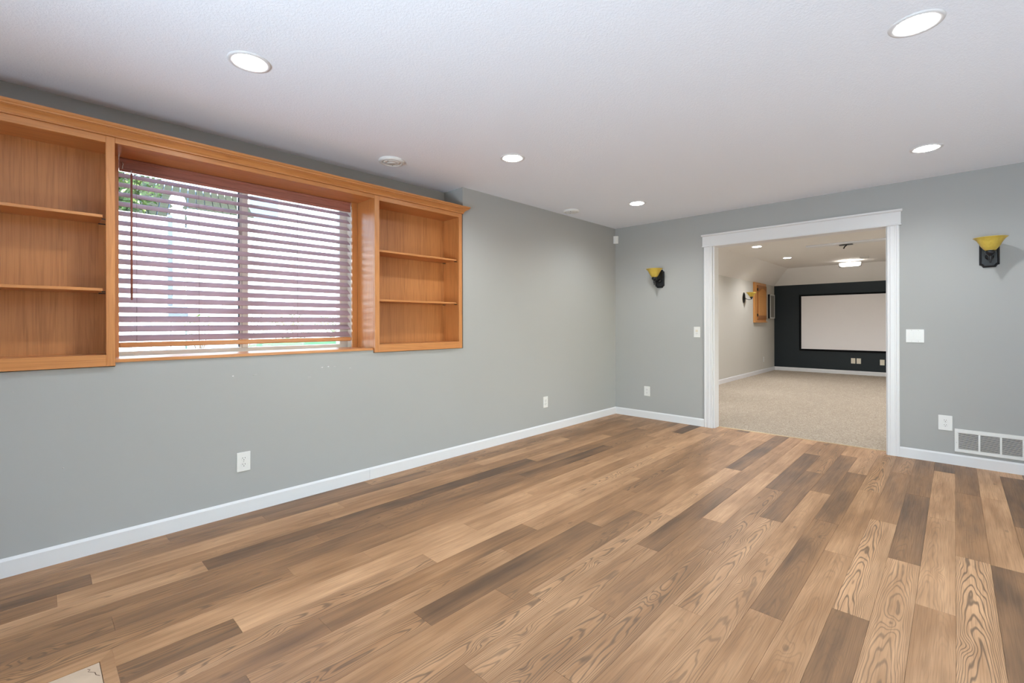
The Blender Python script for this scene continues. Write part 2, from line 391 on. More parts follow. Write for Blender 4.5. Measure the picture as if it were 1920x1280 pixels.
# tone / figure of planks picked out in the photograph: (row, joint at the near end rounded) -> (tone, figure)
special = {(23, -4.26): (.22, .25), (23, -3.04): (.80, 1.0), (23, -1.84): (.42, .15), (24, -2.35): (.20, .4), (24, -3.57): (.74, .7), (24, -1.13): (.34, .2), (25, -2.765): (.68, .35), (25, -3.98): (.62, .15),
           (26, -2.086): (.40, .15), (26, -3.30): (.80, 1.0), (25, -1.55): (.72, .2), (22, -2.48): (.56, .15), (22, -3.70): (.62, .3), (21, -3.28): (.32, .4), (21, -2.06): (.30, .3), (21, -4.50): (.60, .2),
           (22, -1.26): (.74, 1.0), (20, -2.74): (.66, .2), (20, -3.96): (.64, .6), (20, -1.52): (.30, .2), (16, -3.10): (.20, .1), (16, -4.31): (.62, .7), (17, -2.51): (.72, .1), (17, -3.73): (.55, .3),
           (19, -3.48): (.72, .8), (18, -4.12): (.58, .9), (19, -4.69): (.60, .2), (27, -2.5): (.25, .3), (7, -3.28): (.42, .2), (6, -2.70): (.20, .1), (5, -3.03): (.34, .2), (8, -2.95): (.74, .1), (9, -3.58): (.68, .1),
           (12, -3.64): (.46, .1), (11, -2.12): (.50, .4)}
rows = int(math.ceil((-YR)/PW))
rnd = random.Random(11)
def plank(x0, x1, y0, y1, tone, fig):
    g = .0003; c = .0005; zt, zb = 0., -.006
    x0 += g; x1 -= g; y0 += g; y1 -= g
    cx, cy = (x0+x1)/2, (y0+y1)/2
    v = [(x0, y0, zb), (x1, y0, zb), (x1, y1, zb), (x0, y1, zb), (x0, y0, zt-c), (x1, y0, zt-c), (x1, y1, zt-c), (x0, y1, zt-c),
         (x0+c, y0+c, zt), (x1-c, y0+c, zt), (x1-c, y1-c, zt), (x0+c, y1-c, zt)]
    f = [(0, 1, 5, 4), (1, 2, 6, 5), (2, 3, 7, 6), (3, 0, 4, 7), (4, 5, 9, 8), (5, 6, 10, 9), (6, 7, 11, 10), (7, 4, 8, 11), (8, 9, 10, 11)]
    bb = B(); bb.add(v, f); o = bb.obj('floor_plank', 'plank', fl, origin=(cx, cy, 0), fix=False)
    o.color = (tone, fig, rnd.random(), 1)
    return o
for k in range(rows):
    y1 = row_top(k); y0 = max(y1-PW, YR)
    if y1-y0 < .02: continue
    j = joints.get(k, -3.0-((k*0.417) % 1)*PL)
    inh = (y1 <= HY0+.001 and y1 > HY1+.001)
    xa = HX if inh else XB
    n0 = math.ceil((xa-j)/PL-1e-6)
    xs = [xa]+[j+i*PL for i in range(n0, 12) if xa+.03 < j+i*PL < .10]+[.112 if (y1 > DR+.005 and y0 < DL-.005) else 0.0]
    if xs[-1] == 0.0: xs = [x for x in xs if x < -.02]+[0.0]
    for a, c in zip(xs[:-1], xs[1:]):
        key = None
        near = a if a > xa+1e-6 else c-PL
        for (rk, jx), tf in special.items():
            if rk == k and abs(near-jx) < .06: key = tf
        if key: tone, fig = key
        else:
            tone = min(.92, max(.12, rnd.gauss(.54 if k > 6 else .42, .19))); fig = rnd.choice([.05, .1, .15, .25, .6, .9])  # rows by the left wall browner, partly light falloff put into the tone
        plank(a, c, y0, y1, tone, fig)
    if inh and False: pass
# far (left) part of hearth rows behind the hearth, out of view
hx0 = -6.6
for k in range(8, 19):
    y1 = row_top(k)
    if y1 <= HY0+.001 and y1 > HY1+.001: plank(XB, hx0, y1-PW, y1, .5, .1)
# ---- flush hearth inlay, bottom left
he = thing('hearth_inlay', 'beige stone hearth set flush into the wood floor at bottom left', 'hearth', ((HX+hx0)/2, (HY0+HY1)/2, -.006))
b = B(); b.prism([(HX, HY0), (HX, HY1), (HX-.037, HY1+.037), (HX-.037, HY0-.054)], 'z', -.006, .0004); o = b.obj('border_strip', 'plank', he); o.color = (.62, .3, .3, 1)
b = B(); b.prism([(HX, HY0), (HX-.037, HY0-.054), (hx0+.037, HY0-.054), (hx0, HY0)], 'z', -.006, .0004); o = b.obj('border_strip', 'plank', he); o.color = (.66, .1, .7, 1)
b = B(); b.prism([(HX, HY1), (HX-.037, HY1+.037), (hx0+.037, HY1+.037), (hx0, HY1)], 'z', -.006, .0004); o = b.obj('border_strip', 'plank', he); o.color = (.6, .1, .1, 1)
b = B(); b.prism([(hx0, HY0), (hx0, HY1), (hx0+.037, HY1+.037), (hx0+.037, HY0-.054)], 'z', -.006, .0004); o = b.obj('border_strip', 'plank', he); o.color = (.6, .1, .2, 1)
tx = [HX-.0385-i*.442 for i in range(4)]; ty = [HY0-.0555, HY0-.0555-.425, HY0-.0555-.85, HY1+.0385]
for i in range(3):
    for jn in range(3):
        b = B(); b.box(max(tx[i+1]+.003, hx0+.0385), tx[i], ty[jn+1]+.003, ty[jn], -.006, -.0008, .0008); b.obj('stone_tile', 'stone', he)
b = B()
cr = [(-5.228, -1.075), (-5.222, -1.085), (-5.228, -1.092), (-5.212, -1.112), (-5.210, -1.13), (-5.201, -1.145)]
for p, q in zip(cr[:-1], cr[1:]):
    b.add([(p[0]-.0012, p[1], -.0006), (p[0]+.0012, p[1], -.0006), (q[0]+.0012, q[1], -.0006), (q[0]-.0012, q[1], -.0006)], [(0, 1, 2, 3)])
b.obj('crack_filler', 'joint', he, fix=False)

# ---- baseboards
def base_prof(t=.0125, h=.089): return [(0, 0), (t, 0), (t, h*.86), (t*.35, h), (0, h)]
def baseboard(name, p0, p1, nrm, z0=0., lab=None, h=.089):
    """p0,p1 in plan; nrm = direction the face looks"""
    b = B(); pr = base_prof(h=h); n = len(pr); vs = []
    for p in (p0, p1):
        for d, z in pr: vs.append((p[0]+nrm[0]*d, p[1]+nrm[1]*d, z0+z))
    b.add(vs, [(i, (i+1) % n, n+(i+1) % n, n+i) for i in range(n)]+[tuple(range(n)), tuple(range(n, 2*n))])
    return struct(b, name, 'white', lab)
baseboard('baseboard_left', (XB, 0), (-3.5685, 0), (0, -1), 0, 'white baseboard under the window, near length')
baseboard('baseboard_left', (-3.5675, 0), (0, 0), (0, -1), 0, 'white baseboard on the left wall, far length past the joint')
baseboard('baseboard_far', (0, 0), (0, DL+.099), (-1, 0), 0, 'white baseboard between the room corner and the opening')
baseboard('baseboard_far', (0, DR-.09), (0, YR), (-1, 0), 0, 'white baseboard right of the opening under the vent')
baseboard('baseboard_right', (XB, YR), (-3.3, YR), (0, 1)); baseboard('baseboard_right', (-1.5, YR), (0, YR), (0, 1)); baseboard('baseboard_rear', (XB, YR), (XB, -3.5), (1, 0)); baseboard('baseboard_rear', (XB, -1.7), (XB, 0), (1, 0))

# ---- cased opening
tr = thing('trim_1', 'white casing around the wide opening to the carpeted room', None, (0, (DL+DR)/2, 0), kind='structure')
def casing(ya, yb):      # profiled leg between ya (outer) and yb (inner)
    s = 1 if yb > ya else -1; w = abs(yb-ya)
    pr = [(0, 0), (0, .012), (.006, .016), (.018, .016), (.022, .013), (.030, .013), (.034, .016), (.062, .018), (.068, .015), (.074, .015), (.078, .018), (w-.004, .019), (w, .015), (w, 0)]
    b = B(); b.prism([(-d, ya+s*u) for u, d in pr], 'z', 0, DT+.004)
    return b
casing(-1.166, -1.262).obj('casing', 'white', tr); casing(-2.890, -2.803).obj('casing', 'white', tr)
b = B(); b.box(-.021, 0, -2.902, -1.153, DT+.004, 2.178, .001); b.obj('head_board', 'white', tr)
b = B(); b.prism([(-.024, 2.178), (-.034, 2.186), (-.034, 2.200), (0, 2.200), (0, 2.178)], 'y', -2.912, -1.143); b.obj('head_cap', 'white', tr)
b = B(); b.box(-.026, 0, -2.906, -1.149, DT-.003, DT+.010, .003); b.obj('head_bead', 'white', tr)
b = B(); b.box(-.003, WT+.003, DL, DL-.016, 0, DT); b.obj('jamb', 'white', tr)
b = B(); b.box(-.003, WT+.003, DR, DR+.004, 0, DT); b.obj('jamb', 'white', tr)
b = B(); b.box(-.003, WT+.003, DR, DL, DT-.004, DT+.012); b.obj('jamb', 'white', tr)
b = B(); b.prism([(.108, .0), (.112, .006), (.122, .006), (.126, 0)], 'y', DR+.006, DL-.018); b.obj('threshold_strip', 'metal_strip', tr)
for s_, nm in ((1, 'far side'),):
    b = B(); b.box(WT, WT+.016, DL, DL+.09, 0, DT); b.obj('casing', 'white', tr)
    b = B(); b.box(WT, WT+.016, DR-.09, DR, 0, DT); b.obj('casing', 'white', tr)
    b = B(); b.box(WT, WT+.016, DR-.09, DL+.09, DT, DT+.1); b.obj('head_board', 'white', tr)

# ---- theatre room beyond
TX, TY0, TY1, TZ, TW = 7.639, .045, -3.75, 2.50, 2.118
b = B(); b.box(WT, TX+.12, TY0, TY0+.12, 0, TW+.02); struct(b, 'wall_left', 'twall', 'beige side wall of the carpeted room')
b = B(); b.box(WT, TX+.12, TY1-.12, TY1, 0, TW+.02); struct(b, 'wall_right', 'twall')
b = B(); b.box(TX, TX+.12, TY1, TY0, 0, TW+.02); struct(b, 'wall_far', 'navy', 'near-black end wall holding the projection screen')
b = B(); b.box(WT, WT+.008, TY1, DR-.09, 0, TW+.2); b.box(WT, WT+.008, DL+.09, TY0, 0, TW+.2); b.box(WT, WT+.008, DR-.09, DL+.09, DT+.1, TW+.2); struct(b, 'wall_near', 'twall')
ins = .385
b = B()
o_ = [(WT, TY0, TW), (TX, TY0, TW), (TX, TY1, TW), (WT, TY1, TW)]
i_ = [(WT, TY0-ins, TZ), (TX-ins, TY0-ins, TZ), (TX-ins, TY1+ins, TZ), (WT, TY1+ins, TZ)]
t_ = [(WT, TY0+.12, TZ+.1), (TX+.12, TY0+.12, TZ+.1), (TX+.12, TY1-.12, TZ+.1), (WT, TY1-.12, TZ+.1)]
b.add(o_+i_+t_, [(0, 1, 5, 4), (1, 2, 6, 5), (2, 3, 7, 6), (4, 5, 6, 7), (8, 9, 10, 11), (0, 1, 9, 8), (1, 2, 10, 9), (2, 3, 11, 10), (0, 4, 7, 3, 11, 8)])
struct(b, 'ceiling', 'tceil', 'beige tray ceiling with sloped edges over the carpeted room')
b = B(); b.box(WT, TX, TY1, TY0, -.1, -.004); struct(b, 'floor', 'joint', 'slab under the carpet')
# carpet with a softly uneven pile surface
nx, ny = 150, 70; b = B(); vs = []; rc = random.Random(3)
for i in range(nx+1):
    for j in range(ny+1):
        t = (i/nx)**1.6; vs.append((.122+(TX-.122)*t, TY1+(TY0-TY1)*j/ny, .004+rc.random()*.004*(1 if t > .002 else .4)))
b.add(vs, [(i*(ny+1)+j, (i+1)*(ny+1)+j, (i+1)*(ny+1)+j+1, i*(ny+1)+j+1) for i in range(nx) for j in range(ny)], True)
b.obj('carpet', 'carpet', None, label='speckled beige wall-to-wall carpet beyond the opening', kind='stuff', cat='carpet', fix=False)
baseboard('baseboard_left', (WT+.01, TY0), (TX, TY0), (0, -1), .0, 'white baseboard on the side wall of the carpeted room', .094)
baseboard('baseboard_far', (TX, TY0), (TX, TY1), (-1, 0), .0, 'white baseboard under the projection screen', .094)
baseboard('baseboard_right', (WT+.01, TY1), (TX, TY1), (0, 1), .0, None, .094)

# ---- window
wn = thing('window_1', 'white vinyl sliding window behind the wooden blind', None, ((WX0+WX1)/2, .42, WZ0), kind='structure')
b = B(); b.box(WX0, WX0+.016, RY, .39, WZ0, WZ1); b.obj('reveal', 'vinyl', wn)
b = B(); b.box(WX1-.016, WX1, RY, .39, WZ0, WZ1); b.obj('reveal', 'vinyl', wn)
b = B(); b.box(WX0+.016, WX1-.016, RY, .39, WZ0, WZ0+.008); b.obj('reveal', 'vinyl', wn)
b = B(); b.box(WX0+.016, WX1-.016, RY, .39, WZ1-.008, WZ1); b.obj('reveal', 'vinyl', wn)
fz0, fz1 = WZ0+.004, WZ1
b = B(); b.box(WX0, WX0+.05, .40, .47, fz0, fz1, .003); b.obj('window_frame', 'vinyl', wn)
b = B(); b.box(-3.604, WX1, .40, .47, fz0, fz1, .003); b.obj('window_frame', 'vinyl', wn)
b = B(); b.box(WX0+.05, -3.604, .40, .47, fz0, fz0+.035, .003); b.obj('window_frame', 'vinyl', wn)
b = B(); b.box(WX0+.05, -3.604, .40, .47, fz1-.04, fz1, .003); b.obj('window_frame', 'vinyl', wn)
b = B(); b.box(-4.324, -4.286, .395, .47, fz0+.035, fz1-.04, .003); b.obj('mullion', 'vinyl', wn)
b = B(); b.box(-4.338, -4.325, .408, .465, fz0+.035, fz1-.04); b.obj('sash_stile', 'white_plastic', wn)
b = B(); b.box(-4.343, -4.339, .408, .43, fz0+.04, fz1-.045); b.obj('gasket', 'greybox', wn)
b = B(); b.box(-4.350, -4.336, .392, .407, 1.80, 1.85, .003); b.tube([(-4.343, .395, 1.84), (-4.348, .385, 1.825), (-4.343, .385, 1.80)], .004, 8); b.obj('latch', 'screw', wn)
for xa, xb in ((WX0+.05, -4.343), (-4.286, -3.604)):
    b = B(); b.box(xa, xb, .438, .442, fz0+.035, fz1-.04); b.obj('pane', 'glass', wn)
# made-up glass door in the rear wall, added to go with the fill lamp
pd = thing('added_door_rear', 'made-up sliding glass door in the rear wall, added for the fill lamp', None, (XB-.06, -2.6, 0), kind='structure')
for (ya, yb, za, zb) in ((-3.5, -3.43, 0, 2.1), (-1.77, -1.7, 0, 2.1), (-2.64, -2.56, 0, 2.1), (-3.43, -1.77, 2.04, 2.1), (-3.43, -1.77, 0, .06)):
    b = B(); b.box(XB-.09, XB-.03, ya, yb, za, zb, .003); b.obj('door_frame', 'vinyl', pd)
for ya, yb in ((-3.43, -2.64), (-2.56, -1.77)):
    b = B(); b.box(XB-.062, XB-.058, ya, yb, .06, 2.04); b.obj('pane', 'glass', pd)

pd = thing('added_door_side', 'made-up sliding glass door in the right wall, added for the fill lamp', None, (-2.4, YR-.06, 0), kind='structure')  # invented door, added as a place for the side fill lamp
for (xa, xb, za, zb) in ((-3.3, -3.23, 0, 2.1), (-1.57, -1.5, 0, 2.1), (-2.44, -2.36, 0, 2.1), (-3.23, -1.57, 2.04, 2.1), (-3.23, -1.57, 0, .06)):
    b = B(); b.box(xa, xb, YR-.09, YR-.03, za, zb, .003); b.obj('door_frame', 'vinyl', pd)
for xa, xb in ((-3.23, -2.44), (-2.36, -1.57)):
    b = B(); b.box(xa, xb, YR-.062, YR-.058, .06, 2.04); b.obj('pane', 'glass', pd)

# ================================================================== OAK BUILT-INS
FY = -.020; BZ0, BZ1 = .972, 2.187; BACK = .236
def bookcase(x0, x1, label, loc):
    t = thing('bookcase', label, 'bookcase', loc, 'oak bookcases flanking the window')
    for xa, xb in ((x0, x0+.018), (x1-.018, x1)):
        b = B(); b.box(xa, xb, 0, .25, BZ0+.002, BZ1-.002); b.obj('side_panel', 'oak_z', t)
    # right side interior liner keeps the opening close to the stile edge
    b = B(); b.box(x0+.018, x1-.018, BACK-.012, BACK, BZ0+.03, BZ1-.01); b.obj('back_panel', 'oak_back', t)
    b = B(); b.box(x0+.018, x1-.018, 0, BACK-.012, BZ0+.042, BZ0+.058); b.obj('bottom_panel', 'oak_x', t)
    b = B(); b.box(x0+.018, x1-.018, 0, BACK-.012, 2.154, 2.172); b.obj('top_panel', 'oak_x', t)
    for xa, xb in ((x0, x0+.041), (x1-.037, x1)):
        b = B(); b.box(xa, xb, FY, -.0005, BZ0, BZ1, .0015); b.obj('stile', 'oak_z', t)
    b = B(); b.box(x0+.041, x1-.037, FY+.0005, -.0005, BZ0, 1.0325, .0012); b.obj('rail', 'oak_x', t)
    b = B(); b.box(x0+.041, x1-.037, FY+.0005, -.0005, 2.1505, BZ1, .0012); b.obj('rail', 'oak_x', t)
    for z in (1.757, 1.369):
        b = B(); b.box(x0+.022, x1-.047, .004, BACK-.014, z, z+.0155, .0015); b.obj('shelf', 'oak_x', t)
    for z in (1.757, 1.369):
        b = B()
        for xx, s in ((x0+.018, 1), (x1-.018, -1)):
            for yy in (.03, .20):
                b.lathe([(.003, 0), (.003, s*.032), (0, s*.032)], (xx, yy, z-.003), 'x', 8)
        b.obj('shelf_pins', 'iron', t, kind='stuff')
    return t
bookcase(-5.925, -5.050, 'left oak bookcase, cut off by the picture edge, three empty bays', (-5.4875, .11, BZ0))
bookcase(-3.526, -2.652, 'right oak bookcase beside the window, three empty bays', (-3.089, .11, BZ0))
# filler boards hiding the gap to the recess
# window casing in oak between the bookcases
wc = thing('window_casing', 'oak header, stops and sill lining the window opening between bookcases', 'casing', ((WX0+WX1)/2, .1, .99))
b = B(); b.box(WX0+.0005, WX1-.0005, FY+.001, -.0005, 2.158, BZ1, .001); b.obj('header_board', 'oak_x', wc)
b = B(); b.box(WX0+.0005, WX1-.0005, 0, .262, 2.166, 2.18); b.obj('soffit_board', 'oak_x', wc)
b = B(); b.box(WX0+.0005, -3.537, -.0105, .262, .989, 1.0065, .0015); b.obj('sill', 'oak_x', wc)
b = B(); b.box(-3.572, WX1-.0005, .25, .268, 1.0065, 2.166); b.obj('stop', 'oak_z', wc)
b = B(); b.box(WX0+.0005, -5.008, .25, .268, 1.0065, 2.166); b.obj('stop', 'oak_z', wc)
# crown moulding, one continuous run with a mitred return at the right end
def crown():
    pr = [(0, 2.187), (.012, 2.187), (.012, 2.1935), (.0105, 2.196), (.0155, 2.203), (.022, 2.211), (.031, 2.2175), (.038, 2.2205), (.038, 2.2235), (.046, 2.2235), (.047, 2.230), (.050, 2.2325), (.0525, 2.2335), (.055, 2.238), (.055, 2.2465), (0, 2.2465)]
    b = B(); xe, yf = -2.652, FY; n = len(pr); vs = []
    for d, z in pr: vs.append((-5.93, yf-d, z))
    for d, z in pr: vs.append((xe+d, yf-d, z))
    for d, z in pr: vs.append((xe+d, -.0003, z))
    fs = [(s*n+i, s*n+(i+1) % n, (s+1)*n+(i+1) % n, (s+1)*n+i) for s in (0, 1) for i in range(n)]+[tuple(range(n)), tuple(range(2*n, 3*n))]
    b.add(vs, fs)
    b.box(-5.93, xe, FY+.0006, -.0006, 2.1875, 2.2465)
    return b
cm = thing('crown_moulding', 'long oak crown moulding running over both bookcases and the window', 'moulding', (-4.3, -.02, 2.187))
crown().obj('moulding', 'oak_x', cm)
b = B(); b.box(-5.93, -2.652, .0, .262, 2.188, 2.2); b.obj('top_board', 'oak_x', cm)

# ---- wooden blind
bl = thing('window_blind', 'reddish wooden venetian blind lowered over the window, slats open', 'blind', (-4.29, .29, 1.06))
SX0, SX1, SY = -5.006, -3.5765, .300
b = B(); b.prism([(.262, 2.088), (.258, 2.092), (.258, 2.104), (.262, 2.108), (.262, 2.142), (.258, 2.146), (.258, 2.160), (.262, 2.1655), (.270, 2.1655), (.270, 2.088)], 'x', SX0+.002, SX1-.004)
b.obj('valance', 'valance', bl)
b = B(); b.box(SX0+.004, SX1-.006, .274, .325, 2.12, 2.163, .002); b.obj('headrail', 'valance', bl)
zt, zb_, NS = 2.072, 1.1105, 18; tilt = math.radians(35); hw = .0315
sb = B(); n = 7; top = []; bot = []
for i in range(n):
    u = -1+2*i/(n-1); cz = .0022*(1-u*u)
    y, z = u*hw, cz
    top.append((y*math.cos(tilt)-(z+.0013)*math.sin(tilt), y*math.sin(tilt)+(z+.0013)*math.cos(tilt)))
    bot.append((y*math.cos(tilt)-(z-.0013)*math.sin(tilt), y*math.sin(tilt)+(z-.0013)*math.cos(tilt)))
pts = top+bot[::-1]; sb.prism([(p[0]+SY, p[1]+zt) for p in pts], 'x', SX0, SX1)
s0 = sb.obj('slat', 'slat', bl, origin=((SX0+SX1)/2, SY, zt))
for i in range(1, NS):
    c = s0.copy(); COL.objects.link(c); c.location.z = s0.location.z-(zt-zb_)*i/(NS-1); c.location.y += random.uniform(-.0012, .0012); c.rotation_euler.x = random.uniform(-.02, .02)
b = B(); b.box(SX0, SX1+.004, SY-.033, SY+.030, 1.056, 1.086, .005); b.obj('bottom_rail', 'oak_x', bl)
for x in (-4.925, -4.611, -3.994):
    b = B()
    for dy in (-.033, .033): b.tube([(x, SY+dy, 2.12), (x, SY+dy, 1.085)], .0008, 6)
    for i in range(NS): z = zt-(zt-zb_)*i/(NS-1)-.008; b.tube([(x, SY-.033, z-.015), (x, SY+.033, z+.016)], .0006, 5)
    b.obj('ladder_cord', 'cord', bl, kind='stuff')
b = B(); b.tube([(-4.952, .235, 2.075), (-4.952, .233, 1.345)], .0056, 8); b.tube([(-4.952, .233, 1.345), (-4.952, .233, 1.335)], [.0055, .004], 8); b.obj('tilt_wand', 'valance', bl)
b = B(); b.tube([(-4.952, .258, 2.085), (-4.952, .242, 2.092), (-4.952, .235, 2.085), (-4.952, .235, 2.072)], .0018, 8); b.obj('wand_hook', 'white_plastic', bl)
b = B()
for x in (-4.990, SX1-.004): b.tube([(x, .256, 2.135), (x+.003, .253, 2.125), (x, .256, 2.115), (x, .257, 2.100)], .0022, 6)
b.obj('valance_clips', 'white_plastic', bl, kind='stuff')

# ================================================================== ELECTRICAL
def outlet_parts(t, y_up=True, w=.078, h=.121, mat='white_plastic'):
    b = B(); b.box(-w/2, w/2, -.006, 0, -h/2, h/2, .0025); b.v = [tuple(Vector(v)+world_of(t)) for v in b.v]; b.obj('cover_plate', mat, t)
def face_obj(t, bld, name, mat, parent=None):
    bld.v = [tuple(Vector(v)+world_of(t)) for v in bld.v]; return bld.obj(name, mat, parent or t)
def duplex(label, loc, rz, mat='white_plastic', w=.078, h=.121, group=None):
    """built facing -y, then turned"""
    t = thing('electrical_outlet', label, 'outlet', loc, group)
    outlet_parts(t, w=w, h=h, mat=mat)
    for s in (-1, 1):
        b = B(); b.lathe([(.0168, -.0061), (.0168, -.0078), (.0155, -.0085), (0, -.0085)], (0, 0, s*.0195), 'y', 20, False, 1, .84); rc_ = face_obj(t, b, 'receptacle', mat)
        b = B()
        for dx in (-.0064, .0064): b.box(dx-.0012, dx+.0012, -.0090, -.0084, s*.0195+.001, s*.0195+.0085)
        b.lathe([(.0026, -.0084), (.0026, -.0090), (0, -.0090)], (0, 0, s*.0195-.0068), 'y', 10)
        b.v = [tuple(Vector(v)+world_of(t)) for v in b.v]; b.obj('slots', 'dark_slot', rc_, kind='stuff')
    b = B(); b.lathe([(.0032, -.006), (.0028, -.0072), (0, -.0074)], (0, 0, 0), 'y', 10); face_obj(t, b, 'screw', 'screw')
    t.rotation_euler = (0, 0, rz); return t
duplex('white outlet low on the left wall, nearest, below the window', (-4.433, 0, .3255), 0)
duplex('white outlet low on the left wall near the far corner', (-1.4535, 0, .329), 0)
FA = -math.pi/2    # faces -x
duplex('white outlet on the far wall between corner and opening', (0, -.453, .3385), FA)
duplex('large white outlet on the far wall beside the wall vent', (0, -3.1855, .3425), FA, w=.089, h=.127)
duplex('small white outlet on the beige side wall of the carpeted room', (6.718, TY0, .3225), 0)

sw = thing('light_switch', 'white double rocker switch right of the opening', 'switch', (0, -2.993, 1.0745))
b = B(); b.box(-.061, .061, -.006, 0, -.0585, .0585, .0025); face_obj(sw, b, 'cover_plate', 'white_plastic')
for s in (-1, 1):
    b = B(); b.box(s*.023-.0175, s*.023+.0175, -.0072, -.0055, -.034, .034, .0006); face_obj(sw, b, 'rocker_frame', 'white_plastic')
    b = B(); b.prism([(-.0068, -.031), (-.0095, -.031), (-.0078, .0), (-.0078, .031), (-.0068, .031)], 'x', s*.023-.0155, s*.023+.0155); face_obj(sw, b, 'rocker', 'white_plastic')
b = B()
for s in (-1, 1):
    for z in (-.048, .048): b.lathe([(.003, -.006), (.0026, -.007), (0, -.0072)], (s*.023, 0, z), 'y', 8)
face_obj(sw, b, 'screws', 'screw')['kind'] = 'stuff'; sw.rotation_euler = (0, 0, FA)
sw = thing('light_switch', 'white single slide switch left of the opening', 'switch', (0, -1.082, 1.0865))
b = B(); b.box(-.037, .037, -.006, 0, -.0615, .0615, .0025); face_obj(sw, b, 'cover_plate', 'white_plastic')
b = B(); b.box(-.0165, .0165, -.0075, -.0055, -.033, .033, .0006); face_obj(sw, b, 'rocker_frame', 'white_plastic')
b = B(); b.box(-.013, .013, -.0105, -.007, .002, .028, .0015); face_obj(sw, b, 'rocker', 'ivory')
b = B(); b.box(-.012, .012, -.009, -.007, -.02, -.014, .001); face_obj(sw, b, 'slider', 'screw'); sw.rotation_euler = (0, 0, FA)

for (y, z, lab) in ((-1.570, .320, 'ivory blank plate under the screen, left of the pair'), (-1.672, .3195, 'ivory blank plate under the screen, right of the pair'), (-2.090, .311, 'ivory plate under the screen, alone beside the opening edge')):
    t = thing('wall_plate', lab, 'wall plate', (TX, y, z), 'ivory plates under the screen')
    b = B(); b.box(-.040, .040, -.007, 0, -.061, .061, .0025); face_obj(t, b, 'cover_plate', 'ivory')
    b = B(); b.box(-.012, .012, -.009, -.006, -.018, .018, .001); face_obj(t, b, 'insert', 'ivory')
    b = B()
    for zz in (-.045, .045): b.lathe([(.003, -.007), (0, -.008)], (0, 0, zz), 'y', 8)
    face_obj(t, b, 'screws', 'screw')['kind'] = 'stuff'; t.rotation_euler = (0, 0, FA)

# motion sensor in the corner
t = thing('motion_sensor', 'small white motion sensor high in the room corner', 'sensor', (-.035, -.035, 2.23))
b = B(); b.prism([(-.003, -.003), (-.052, -.003), (-.052, -.018), (-.018, -.052), (-.003, -.052)], 'z', 2.238, 2.336); b.obj('housing', 'white_plastic', t)
b = B(); b.prism([(-.052, -.018), (-.018, -.052), (-.024, -.058), (-.058, -.024)], 'z', 2.256, 2.298); b.obj('lens', 'white_plastic', t)

# wall register
rg = thing('wall_vent', 'white louvred return-air vent low on the far wall at right edge', 'vent', (0, -3.63, .11))
VY0, VY1, VZ0, VZ1 = -4.02, -3.242, .112, .303
for (ya, yb, za, zb) in ((VY0, VY1, VZ0, VZ0+.026), (VY0, VY1, VZ1-.030, VZ1), (VY0, VY0+.024, VZ0+.026, VZ1-.030), (VY1-.024, VY1, VZ0+.026, VZ1-.030)):
    b = B(); b.box(-.012, 0, ya, yb, za, zb, .002); b.obj('vent_frame', 'white_plastic', rg)
b = B(); b.box(-.0018, -.0002, VY0+.01, VY1-.01, VZ0+.01, VZ1-.01); b.obj('backing', 'dark_slot', rg)
cells = [VY1-.024-i*(VY1-VY0-.048)/6 for i in range(7)]
for i in range(1, 6):
    b = B(); b.box(-.011, -.002, cells[i]-.006, cells[i]+.006, VZ0+.024, VZ1-.028); b.obj('vent_bar', 'white_plastic', rg)
b = B()
nz = 15
for i in range(6):
    ya, yb = cells[i]-(.006 if i else 0), cells[i+1]+(.006 if i < 5 else 0)
    for k in range(nz):
        z = VZ0+.030+k*(VZ1-VZ0-.062)/(nz-1)
        b.add([(-.009, ya, z-.0018), (-.009, yb, z-.0018), (-.003, yb, z+.0004), (-.003, ya, z+.0004), (-.0095, ya, z+.0006), (-.0095, yb, z+.0006), (-.0035, yb, z+.002), (-.0035, ya, z+.002)],
              [(0, 1, 2, 3), (7, 6, 5, 4), (0, 4, 5, 1), (3, 2, 6, 7), (0, 3, 7, 4), (1, 5, 6, 2)])
b.obj('louvres', 'white_plastic', rg, kind='stuff')
b = B(); b.lathe([(.004, -.012), (.0035, -.0135), (0, -.0137)], (0, VY1-.011, .19), 'x', 10); b.obj('screw', 'screw', rg)

# ================================================================== CEILING THINGS
def can(label, x, y, z, lampmat, R=.093, rl=.062, group='recessed ceiling lights', watt=None, col=(.90, .96, 1)):
    t = thing('recessed_light', label, 'ceiling light', (x, y, z), group)
    b = B(); b.lathe([(R, 0), (R-.002, -.004), (R-.012, -.0062), (rl+.012, -.0045), (rl+.004, -.002), (rl+.001, -.0012)], (x, y, z), 'z', 40)
    b.f = b.f[:-2]; b.sm = b.sm[:-2]
    b.obj('trim_ring', 'white', t, fix=False)
    b = B(); b.lathe([(0, -.0105), (rl*.6, -.010), (rl, -.0075), (rl+.002, -.0008), (0, -.0006)], (x, y, z), 'z', 40); b.obj('lens', lampmat, t)
    ld = bpy.data.lights.new('downlight', 'SPOT'); ld.energy = (watt or CAN_WATT)*4; ld.spot_size = math.radians(156); ld.spot_blend = .75; ld.shadow_soft_size = .05; ld.color = col
    lo = bpy.data.objects.new('downlight', ld); COL.objects.link(lo); lo.parent = t; lo.location = (0, 0, -.016)
    return t
can('recessed light nearest the window bookcases, upper left of picture', -4.638, -.822, H, 'can_lamp')
can('second recessed light along the window wall', -2.845, -.840, H, 'can_lamp')
can('recessed light nearest the far room corner', -.991, -.860, H, 'can_lamp')
can('large bright recessed light at upper right of picture', -2.800, -3.130, H, 'can_lamp')
can('recessed light in front of the opening, right side', -.921, -3.100, H, 'can_lamp')
can('recessed light above and behind the camera', -4.640, -3.13, H, 'can_lamp')
can('added recessed fill light at the rear of the room, out of view', -6.4, -3.13, H, 'can_lamp')  # unseen downlight added as fill behind the camera

